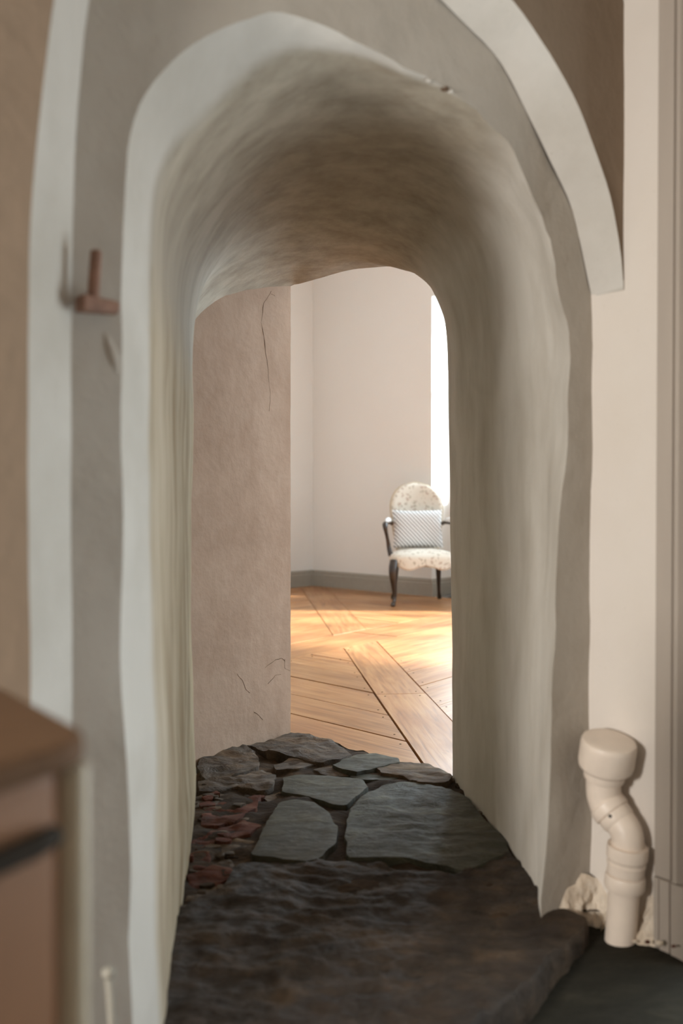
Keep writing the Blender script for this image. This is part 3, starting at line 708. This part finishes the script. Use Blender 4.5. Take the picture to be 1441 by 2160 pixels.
# kitchen floor: dark flagstones in front of the step
kf = tag(MB().box(kit, -2.4, PQ+0.6, -0.2, 3.3, -0.12, -0.03).build('floor_kitchen', M_EARTH), 'kitchen floor of dark flagstones below the step', 'floor', kind='structure')
def zfl(p): return 0.012+0.05*max(0, min(1, ((Vector(p)-QA).dot(QD)-0.70)/0.4))*max(0, min(1, 1-((Vector(p)-QA).dot(QM)-0.2)/0.5))
def kflag(q0, q1, m0, m1, seed):
    g = 0.006; pts = [kit(q0+g, m0+g, 0), kit(q1-g, m0+g, 0), kit(q1-g, m1-g, 0), kit(q0+g, m1-g, 0)]
    return flag('flagstone', pts, 0.012, M_DARKFLAG, 0.05, 0.003, seed, 8, 48, edge=0.006, world=True, parent=kf, jag=0.004)
o = kflag(0.35, 1.14, 0.0, 0.62, 71)
for v in o.data.vertices:
    w = v.co + o.location
    if v.co.z > 0.02: v.co.z += zfl((w.x, w.y, 0))-0.012
for s, a in enumerate(((-0.35, 0.35, 0.35, 1.0), (0.35, 1.14, 0.62, 1.3), (-0.35, 0.35, 1.0, 1.7), (-1.0, -0.35, 0.1, 0.8), (-1.0, -0.35, 0.8, 1.6), (0.35, 1.14, 1.3, 2.1))): kflag(*a, 72+s)

# cream mortar heaped round the foot of the pipe, with brick crumbs along the floor line
def mound(name, path, hs, outs, seed, label):
    # fillet of mortar: path = [(wall point, inward direction)], hs = heights, outs = spread on the floor
    vs = []; nr, ncx = 30, 80; n = len(path)-1
    for i in range(nr+1):
        t = i/nr
        for j in range(ncx+1):
            u = j/ncx*n; k = min(int(u), n-1); f = u-k
            w = path[k][0].lerp(path[k+1][0], f); d = path[k][1].lerp(path[k+1][1], f).normalized()
            h = hs[k]*(1-f)+hs[k+1]*f; o = outs[k]*(1-f)+outs[k+1]*f
            h *= 1+0.16*fbm((w.x*3, w.y*3, seed), 6, 2)
            z = h*t; nz = fbm((w.x*2, w.y*2, z*2+seed), 13, 4)+0.5*abs(noise.noise(Vector((w.x*60, w.y*60, z*60))))
            q = w + d*((1-t)**0.8*o + o*0.42*nz*min(1, 3*(1-t)) - 0.005*t); vs.append((q.x, q.y, z+0.006*nz*(1-t)))
    return tag(mk(name, vs, grid_faces(nr+1, ncx+1), M_MORTAR_W, smooth=True), label, 'mortar', kind='structure')
dP, dQ = -QD, QM
mound('trim_1', [(kit(PQ, 0.13, 0), dP), (kit(PQ, 0.06, 0), dP), (kit(PQ, 0.02, 0), (dP+dQ).normalized()), (kit(PQ-0.03, 0, 0), (dP+dQ*2).normalized()), (kit(PQ-0.075, 0, 0), dQ), (kit(PQ-0.10, 0, 0), dQ)], [0.04, 0.10, 0.15, 0.15, 0.13, 0.10], [0.02, 0.05, 0.055, 0.04, 0.028, 0.012], 3, 'crumpled cream mortar in the wall corner left of the pipe')
mound('trim_2', [(kit(PQ, 0.115, 0), dP), (kit(PQ, 0.15, 0), dP), (kit(PQ, 0.175, 0), dP), (kit(PQ, 0.195, 0), dP)], [0.10, 0.17, 0.14, 0.07], [0.03, 0.05, 0.05, 0.03], 8, 'crumpled cream mortar wedge between the pipe and the door casing')
crumbs = [(1202,1922,1),(1216,1932,1),(1238,1964,0),(1262,1976,1),(1290,1984,0),(1312,1987,1),(1340,1986,0),(1366,1987,1),(1392,1990,0),(1421,1996,1)]
ck = empty('trim_3', kit(PQ-0.03, 0.1, 0.02)); tag(ck, 'broken brick and mortar crumbs along the floor line under the pipe', 'rubble', kind='structure')
for s, (x, y, k) in enumerate(crumbs):
    A = PA - QD*0.045; c = P2(x, y, A, QM); c = U(x, y, 0.085) if s < 2 else c; r = rng.uniform(0.003, 0.0085)
    v, f = [], []
    for i in range(5):
        th = math.pi*i/4
        for j in range(8):
            ph = 2*math.pi*j/8; d = Vector((math.sin(th)*math.cos(ph)*1.4, math.sin(th)*math.sin(ph), math.cos(th)*0.8)); d = d*(r*(1+0.6*noise.noise(d*2+Vector((s, 0, 0)))))
            v.append(c+d)
    mk('brick_crumb' if k else 'mortar_crumb', v, grid_faces(5, 8, True), M_BRICK if k else M_MORTAR_W, ck)

# ------------------------------------------------------------------ white drain pipe
def PP(x, y, off): return P2(x, y, PA - QD*off, QM)
pipe = empty('drain_pipe', PP(1309, 1985, 0.045)); tag(pipe, 'capped white plastic drain pipe with an offset bend, rising beside the cream wall', 'pipe')
def ring_tube(name, pts, radii, seg=40): v, f = sweep(pts, radii, seg); return mk(name, v, f, M_PVC, pipe, smooth=True, sharp=22)
OFF = 0.044
a, b = PP(1308, 1996, OFF), PP(1317, 1874, OFF)
ring_tube('lower_pipe', [a, a.lerp(b, 0.5), b], [0.0312]*3)
d = (PP(1325, 1782, OFF)-b).normalized(); L = (PP(1325, 1782, OFF)-b).length
def along(t): return b + d*t
ring_tube('lower_collar', [along(-0.002), along(0.0), along(0.006), along(0.024), along(0.030), along(0.031)], [0.034, 0.0385, 0.0405, 0.0405, 0.0385, 0.034])
ring_tube('coupling', [along(0.031), along(0.034), along(L*0.55), along(L*0.56), along(L*0.60), along(L*0.61), along(L-0.030)], [0.0355, 0.0372, 0.0376, 0.0392, 0.0392, 0.0378, 0.038])
ring_tube('upper_collar', [along(L-0.030), along(L-0.026), along(L-0.006), along(L-0.001), along(L), along(L)-d*0.004], [0.038, 0.0412, 0.0415, 0.0405, 0.0375, 0.033])
el = catmull([along(L-0.02), PP(1324, 1768, OFF), PP(1318, 1748, OFF), PP(1306, 1731, OFF)], 8)
ring_tube('lower_elbow', el, [0.0328]*len(el))
e1_, e2_ = PP(1306, 1731, OFF), PP(1293, 1714, OFF+0.002); dd = (e2_-e1_).normalized(); LL = (e2_-e1_).length
ring_tube('elbow_sleeve', [e1_-dd*0.004, e1_, e1_+dd*0.003, e2_-dd*0.002, e2_], [0.033, 0.0352, 0.0358, 0.0362, 0.034])
ring_tube('elbow_rim', [e2_-dd*0.001, e2_, e2_+dd*0.004, e2_+dd*0.020, e2_+dd*0.024], [0.0345, 0.0388, 0.0396, 0.0392, 0.036])
ue = catmull([e2_+dd*0.018, PP(1279, 1694, OFF+0.004), PP(1274, 1676, OFF+0.006), PP(1273, 1655, OFF+0.008), PP(1274, 1625, OFF+0.010)], 8)
ring_tube('upper_elbow', ue, [0.0352]*len(ue))
c0 = PP(1274, 1641, OFF+0.010); c1 = PP(1277.5, 1560, OFF+0.013); cd = (c1-c0).normalized(); cd = (cd + Vector((0.05, -0.16, 0))).normalized()
ring_tube('neck_ring', [c0-cd*0.002, c0, c0+cd*0.003, c0+cd*0.012, c0+cd*0.02], [0.036, 0.0405, 0.0415, 0.0418, 0.041])
k0 = c0+cd*0.0185
ring_tube('cap', [k0, k0+cd*0.002, k0+cd*0.008, k0+cd*0.018, k0+cd*0.054, k0+cd*0.061, k0+cd*0.066, k0+cd*0.0675, k0+cd*0.068, k0+cd*0.0685], [0.042, 0.049, 0.0545, 0.0565, 0.0565, 0.0558, 0.0535, 0.048, 0.044, 0.020], 56)
sp = PP(1287.5, 1722, OFF+0.036)
v, f = sweep([sp, sp+Vector((0, 0.004, 0))], [0.0032, 0.003], 10); mk('vent_hole', v, f, M_DARK, pipe)

# ------------------------------------------------------------------ grey door casing and door at the right
casing = empty('trim_5', kit(PQ, 0.25, 0.04)); tag(casing, 'grey painted wooden door casing with vertical mouldings beside the pipe wall', 'door frame', kind='structure')
def prof_run(name, prof, z0, z1, mat, parent, lean=0.0):
    """horizontal profile [(m, proud)] extruded up the wall"""
    v = []; n = len(prof)
    for z in (z0, z1):
        for m, pr in prof: v.append(kit(PQ-pr, m+lean*z, z))
    f = [tuple(range(n)), tuple(range(2*n-1, n-1, -1))]+[(i, (i+1) % n, n+(i+1) % n, n+i) for i in range(n)]
    return mk(name, v, f, mat, parent)
LN = -0.004
prof_run('casing_board', [(0.166,0.0),(0.166,0.016),(0.168,0.018),(0.203,0.018),(0.204,0.013),(0.207,0.013),(0.209,0.021),(0.214,0.026),(0.222,0.026),(0.226,0.020),(0.230,0.014),(0.234,0.014),(0.236,0.020),(0.262,0.021),(0.266,0.010),(0.266,0.0)], 0.202, 2.69, M_GREYWOOD, casing, 0.006)
prof_run('plinth_block', [(0.168,0.0),(0.168,0.020),(0.170,0.022),(0.180,0.022),(0.181,0.018),(0.183,0.018),(0.184,0.024),(0.206,0.024),(0.207,0.018),(0.210,0.018),(0.211,0.026),(0.266,0.026),(0.266,0.0)], -0.02, 0.200, M_GREYWOOD, casing)
jl = tag(MB().box(kit, PQ+0.0, PQ+0.34, 0.268, 0.29, 0.0, 2.1).box(kit, PQ+0.0, PQ+0.34, 0.95, 1.25, 0.0, 2.1).box(kit, PQ, PQ+0.34, 0.29, 1.23, 2.08, 2.1).box(kit, PQ+0.34, PQ+0.40, 0.2, 1.3, -0.03, 2.2).build('trim_4', M_GREYWOOD), 'grey wooden doorway lining with an unseen back panel added to keep the sun out', 'door frame', kind='structure')  # last box is an unseen panel, added to stop sun entering by the doorway

# ------------------------------------------------------------------ cabinet in the left foreground
ZT = 0.788
C0 = U(206, 1552, ZT); e_f = Vector((-0.46, -0.888, 0)).normalized(); e_s = Vector((-0.58, 0.815, 0)).normalized()
def cab_outline(inset, r, lf=0.50, ls=0.24):
    """plan outline with a rounded front corner"""
    ins = (e_f+e_s).normalized()*inset*1.35
    c = C0 + ins; p1 = c + e_f*r; p2 = c + e_s*r; arc = []
    for i in range(9):
        t = i/8; arc.append(p1*(1-t)**2 + c*2*t*(1-t) + p2*t*t)
    return [c+e_f*lf]+arc+[c+e_s*ls, c+e_s*ls+e_f*lf]
cab = empty('kitchen_cabinet', Vector((C0.x-0.2, C0.y-0.05, 0))); tag(cab, 'brown wooden cabinet with a rounded corner at the left edge of the picture', 'cabinet')
MB().prism(cab_outline(0, 0.042), ZT-0.020, ZT).build('cabinet_top', M_CABTOP, cab, bevel=0.006)
MB().prism(cab_outline(0.010, 0.042), 0.02, ZT-0.020).build('cabinet_body', M_CAB, cab)
# corner post; its cream colour paints the light on the rounded edge
cp = C0 + (e_f+e_s).normalized()*0.020
v, f = sweep([Vector((cp.x, cp.y, 0.02)), Vector((cp.x, cp.y, ZT-0.021))], [0.0135, 0.0135], 24); mk('corner_post', v, f, M_CABPOST, cab, smooth=True, sharp=50)
fn = Vector((0.888, -0.46, 0))
def cabf(s, out, z): p = C0 + (e_f+e_s).normalized()*0.0162 + e_f*s + fn*out; return Vector((p.x, p.y, z))
dr = MB().box(cabf, 0.028, 0.48, -0.004, 0.004, 0.46, ZT-0.030).build('drawer_front', M_CAB, cab, bevel=0.002)
hz = 0.726
hp = [cabf(0.031, 0.004, hz), cabf(0.035, 0.012, hz), cabf(0.060, 0.016, hz), cabf(0.20, 0.018, hz), cabf(0.32, 0.017, hz), cabf(0.335, 0.004, hz)]
v, f = sweep(hp, [0.005, 0.0075, 0.0085, 0.009, 0.0085, 0.005], 14); mk('handle', v, f, M_DARK, dr, smooth=True)
MB().box(cabf, 0.028, 0.48, -0.004, 0.004, 0.06, 0.45).build('cupboard_door', M_CAB, cab, bevel=0.002)

# pale cable end standing behind the cabinet
tb = [U(236, 2160, 0.36), ]
t0 = P2(240, 2330, Vector((0, 1.27, 0)), Vector((1, 0, 0))); t1 = P2(236, 2160, Vector((0, 1.27, 0)), Vector((1, 0, 0))); t2 = P2(229, 2062, Vector((0, 1.28, 0)), Vector((1, 0, 0)))
t00 = Vector((t0.x, t0.y, 0.0))
tube = empty('floor_cable', t00); tag(tube, 'thin pale upright cable stub low on the wall behind the cabinet', 'cable')
pth = catmull([t00, t0, t1, t2], 6); v, f = sweep(pth, [0.005]*len(pth), 12); mk('sheath', v, f, M_TUBE, tube, smooth=True)
v, f = sweep([t2, t2+Vector((0, 0, 0.004)), t2+Vector((0, 0, 0.010)), t2+Vector((0, 0, 0.013))], [0.006, 0.0085, 0.0085, 0.005], 12); mk('end_knob', v, f, M_TUBE, tube, smooth=True)

# ------------------------------------------------------------------ old iron hinge pintle on the wall left of the arch
hk = P2(200, 645, QA+QM*0.010, QD); pint = empty('door_pintle', hk); tag(pint, 'rusty iron door pintle projecting from the plaster left of the arch', 'hinge')
A_ = QA + QM*0.030
p0 = P2(196, 634, A_, QD); p1 = P2(203, 528, A_, QD)
v, f = sweep([p0, p0.lerp(p1, 0.5), p1-(p1-p0)*0.03, p1], [0.0085, 0.0083, 0.0080, 0.0055], 18); mk('pin', v, f, M_RUST, pint, smooth=True, sharp=45)
l, r = P2(157, 643, QA+QM*0.012, QD), P2(243, 650, QA+QM*0.012, QD); h = 0.0115
mb = MB(); n_ = QM*0.032
mb.hexa([l-Vector((0,0,h)), r-Vector((0,0,h)), r-Vector((0,0,h*0.8))+n_*0.5, l-Vector((0,0,h))+n_, l+Vector((0,0,h)), r+Vector((0,0,h*0.8)), r+Vector((0,0,h*0.6))+n_*0.5, l+Vector((0,0,h))+n_])
mb.build('strap', M_RUST, pint, bevel=0.003)
# swelling of the plaster below it
rp = [P2(x, y, QA-QM*0.0085, QD) for x, y in ((212, 690), (226, 730), (238, 770), (246, 810))]; rp = catmull(rp, 5)
v, f = sweep(rp, [0.006+0.007*math.sin(math.pi*i/(len(rp)-1)) for i in range(len(rp))], 14, flat=1.0); mk('plaster_swelling', v, f, M_FACE, wa, smooth=True)

# ------------------------------------------------------------------ armchair
ch = empty('armchair', (0.668, 8.37, Z_HALL), math.radians(3.6)); tag(ch, 'cream floral upholstered armchair with dark cabriole legs by the window niche', 'armchair')
def seat_plan(t):         # closed plan outline of the seat, t in 0..1
    a = 2*math.pi*t; c, s = math.cos(a), math.sin(a); n = 4.2
    x = math.copysign(abs(c)**(2/n), c); y = math.copysign(abs(s)**(2/n), s)
    w = 0.29 - 0.045*(y+1)/2
    return x*w, y*0.275 - 0.015 - 0.02*(1-x*x)*(1 if y < 0 else 0)
NS = 96; vs = []
def apron(x, y):          # wavy lower edge
    u = abs(x)/0.29; return 0.318 + 0.022*math.cos(u*math.pi*2.0) - 0.012*(1-u) + (0.0 if y < 0.1 else 0.01)
for lev in range(10):
    for k in range(NS):
        x, y = seat_plan(k/NS)
        if lev == 0: s_, z = 0.90, apron(x, y)+0.006
        elif lev == 1: s_, z = 0.995, apron(x, y)
        elif lev == 2: s_, z = 1.0, apron(x, y)+0.02
        elif lev == 3: s_, z = 1.0, 0.375
        elif lev == 4: s_, z = 0.995, 0.392
        elif lev == 5: s_, z = 0.965, 0.408
        elif lev == 6: s_, z = 0.88, 0.424
        elif lev == 7: s_, z = 0.70, 0.440
        elif lev == 8: s_, z = 0.40, 0.450
        else: s_, z = 0.08, 0.453
        vs.append((x*s_, y*s_, z))
fs = grid_faces(10, NS, True)+[tuple(range(9*NS, 10*NS)), tuple(range(NS-1, -1, -1))]
seat = mk('seat', vs, fs, M_FLORAL, ch, smooth=True, local=True)
pp = [Vector((seat_plan(k/48)[0]*1.0, seat_plan(k/48)[1]*1.0, 0.386)) for k in range(49)]
# backrest: balloon shape, concave, raked
def back_pt(u, w, out=0.0):     # u across (-1..1), w up (0..1)
    z = 0.43+0.58*w; half = 0.175+0.055*math.sin(min(1, w*1.25)*math.pi/2)
    if w > 0.55: half *= math.sqrt(max(0, 1-((w-0.55)/0.45)**2.6))
    x = u*half; y = 0.235+0.11*w - 0.055*(x/0.23)**2
    return Vector((x, y+out, z))
vs = []; NU, NW = 24, 30
for side in (0, 1):
    for i in range(NW+1):
        w = i/NW*0.999
        for j in range(NU+1):
            u = -1+2*j/NU; e = (1-abs(u)**6)*(1-max(0, (w-0.6)/0.4)**7)
            puff = 0.030*e**0.5 if e > 0 else 0
            vs.append(back_pt(u, w, (-puff if side == 0 else 0.022+0.012*e)))
n1 = (NW+1)*(NU+1); fs = grid_faces(NW+1, NU+1)+[tuple(n1+i for i in f[::-1]) for f in grid_faces(NW+1, NU+1)]
def gi(i, j, s): return s*n1+i*(NU+1)+j
for i in range(NW):
    fs.append((gi(i, 0, 0), gi(i+1, 0, 0), gi(i+1, 0, 1), gi(i, 0, 1))); fs.append((gi(i, NU, 0), gi(i, NU, 1), gi(i+1, NU, 1), gi(i+1, NU, 0)))
for j in range(NU):
    fs.append((gi(NW, j, 0), gi(NW, j+1, 0), gi(NW, j+1, 1), gi(NW, j, 1))); fs.append((gi(0, j, 0), gi(0, j, 1), gi(0, j+1, 1), gi(0, j+1, 0)))
br = mk('backrest', vs, fs, M_FLORAL, ch, smooth=True, local=True, sharp=60)
rim = [back_pt(-1, w/20*0.999, 0.008) for w in range(21)]+[back_pt(1, w/20*0.999, 0.008) for w in range(20, -1, -1)]
v, f = sweep(resample(catmull(rim, 3), 90), [0.0085]*90, 10)
o = mk('back_piping', v, f, plain('tan_piping', srgb(200, 180, 150), 0.8, 0.2), ch, smooth=True, local=True)
# legs
def leg(path, rad):
    p = catmull(path, 6); rr = catmull([Vector((r, 0, 0)) for r in rad], 6); v, f = sweep(p, [r.x for r in rr], 16)
    return mk('leg', v, f, M_WALNUT, ch, smooth=True, local=True)
for s in (-1, 1):
    x = s*0.252
    leg([(x, -0.235, 0.37), (x+s*0.010, -0.252, 0.31), (x+s*0.012, -0.258, 0.25), (x+s*0.004, -0.246, 0.16), (x-s*0.002, -0.240, 0.08), (x+s*0.004, -0.252, 0.035), (x+s*0.016, -0.274, 0.014), (x+s*0.017, -0.276, 0.0)], [0.036, 0.038, 0.034, 0.024, 0.016, 0.015, 0.019, 0.015])
    x = s*0.185
    leg([(x, 0.215, 0.36), (x, 0.228, 0.26), (x+s*0.004, 0.242, 0.16), (x+s*0.010, 0.262, 0.07), (x+s*0.018, 0.285, 0.02), (x+s*0.019, 0.287, 0.0)], [0.028, 0.024, 0.018, 0.014, 0.018, 0.014])
# arms
for s in (-1, 1):
    pth = [(s*0.222, 0.245, 0.655), (s*0.236, 0.19, 0.668), (s*0.268, 0.08, 0.668), (s*0.296, -0.02, 0.664), (s*0.312, -0.085, 0.660), (s*0.314, -0.115, 0.635), (s*0.303, -0.098, 0.59), (s*0.288, -0.07, 0.53), (s*0.276, -0.06, 0.46), (s*0.262, -0.075, 0.40)]
    rad = [0.016, 0.017, 0.017, 0.018, 0.022, 0.020, 0.016, 0.015, 0.019, 0.022]
    p = catmull(pth, 6); rr = catmull([Vector((r, 0, 0)) for r in rad], 6); v, f = sweep(p, [r.x for r in rr], 14)
    arm = mk('arm', v, f, M_WALNUT, ch, smooth=True, local=True)
    p = catmull([(s*0.240, 0.175, 0.684), (s*0.258, 0.115, 0.690), (s*0.278, 0.045, 0.690), (s*0.300, -0.035, 0.682)], 6)
    v, f = sweep(p, [0.006+0.017*math.sin(math.pi*(0.12+0.76*i/(len(p)-1))) for i in range(len(p))], 12)
    pad = mk('arm_pad', v, f, M_CUSH, ch, smooth=True, local=True)

# quilted cushion leaning on the backrest
cu = empty('cushion', (0.655, 8.42, Z_HALL+0.452), math.radians(3.6)); tag(cu, 'white diagonally ribbed cushion propped on the floral armchair', 'cushion')
vs = []; G = 40; wdt, hgt = 0.215, 0.165
for side in (-1, 1):
    for i in range(G+1):
        for j in range(G+1):
            u = -1+2*j/G; w = -1+2*i/G
            pin = 1-0.05*(1-u*u) ; pinw = 1-0.05*(1-w*w)
            x = u*wdt*(1-0.06*(1-w*w)*abs(u)); h = w*hgt*(1-0.06*(1-u*u)*abs(w))
            th = 0.062*((1-u**4)*(1-w**4))**0.55
            rib = 0
            yy = -th-rib if side < 0 else th*0.55
            # lean back
            ca, sa = math.cos(0.24), math.sin(0.24)
            zz = (h+hgt)*ca; vs.append((x, yy+(h+hgt)*sa*0.95+0.035, zz + 0.004 + (0.03*(1-u*u)*0)))
n1 = (G+1)**2; fs = grid_faces(G+1, G+1)+[tuple(n1+i for i in f[::-1]) for f in grid_faces(G+1, G+1)]
pil = mk('cover', vs, fs, M_RIB, cu, smooth=True, local=True)
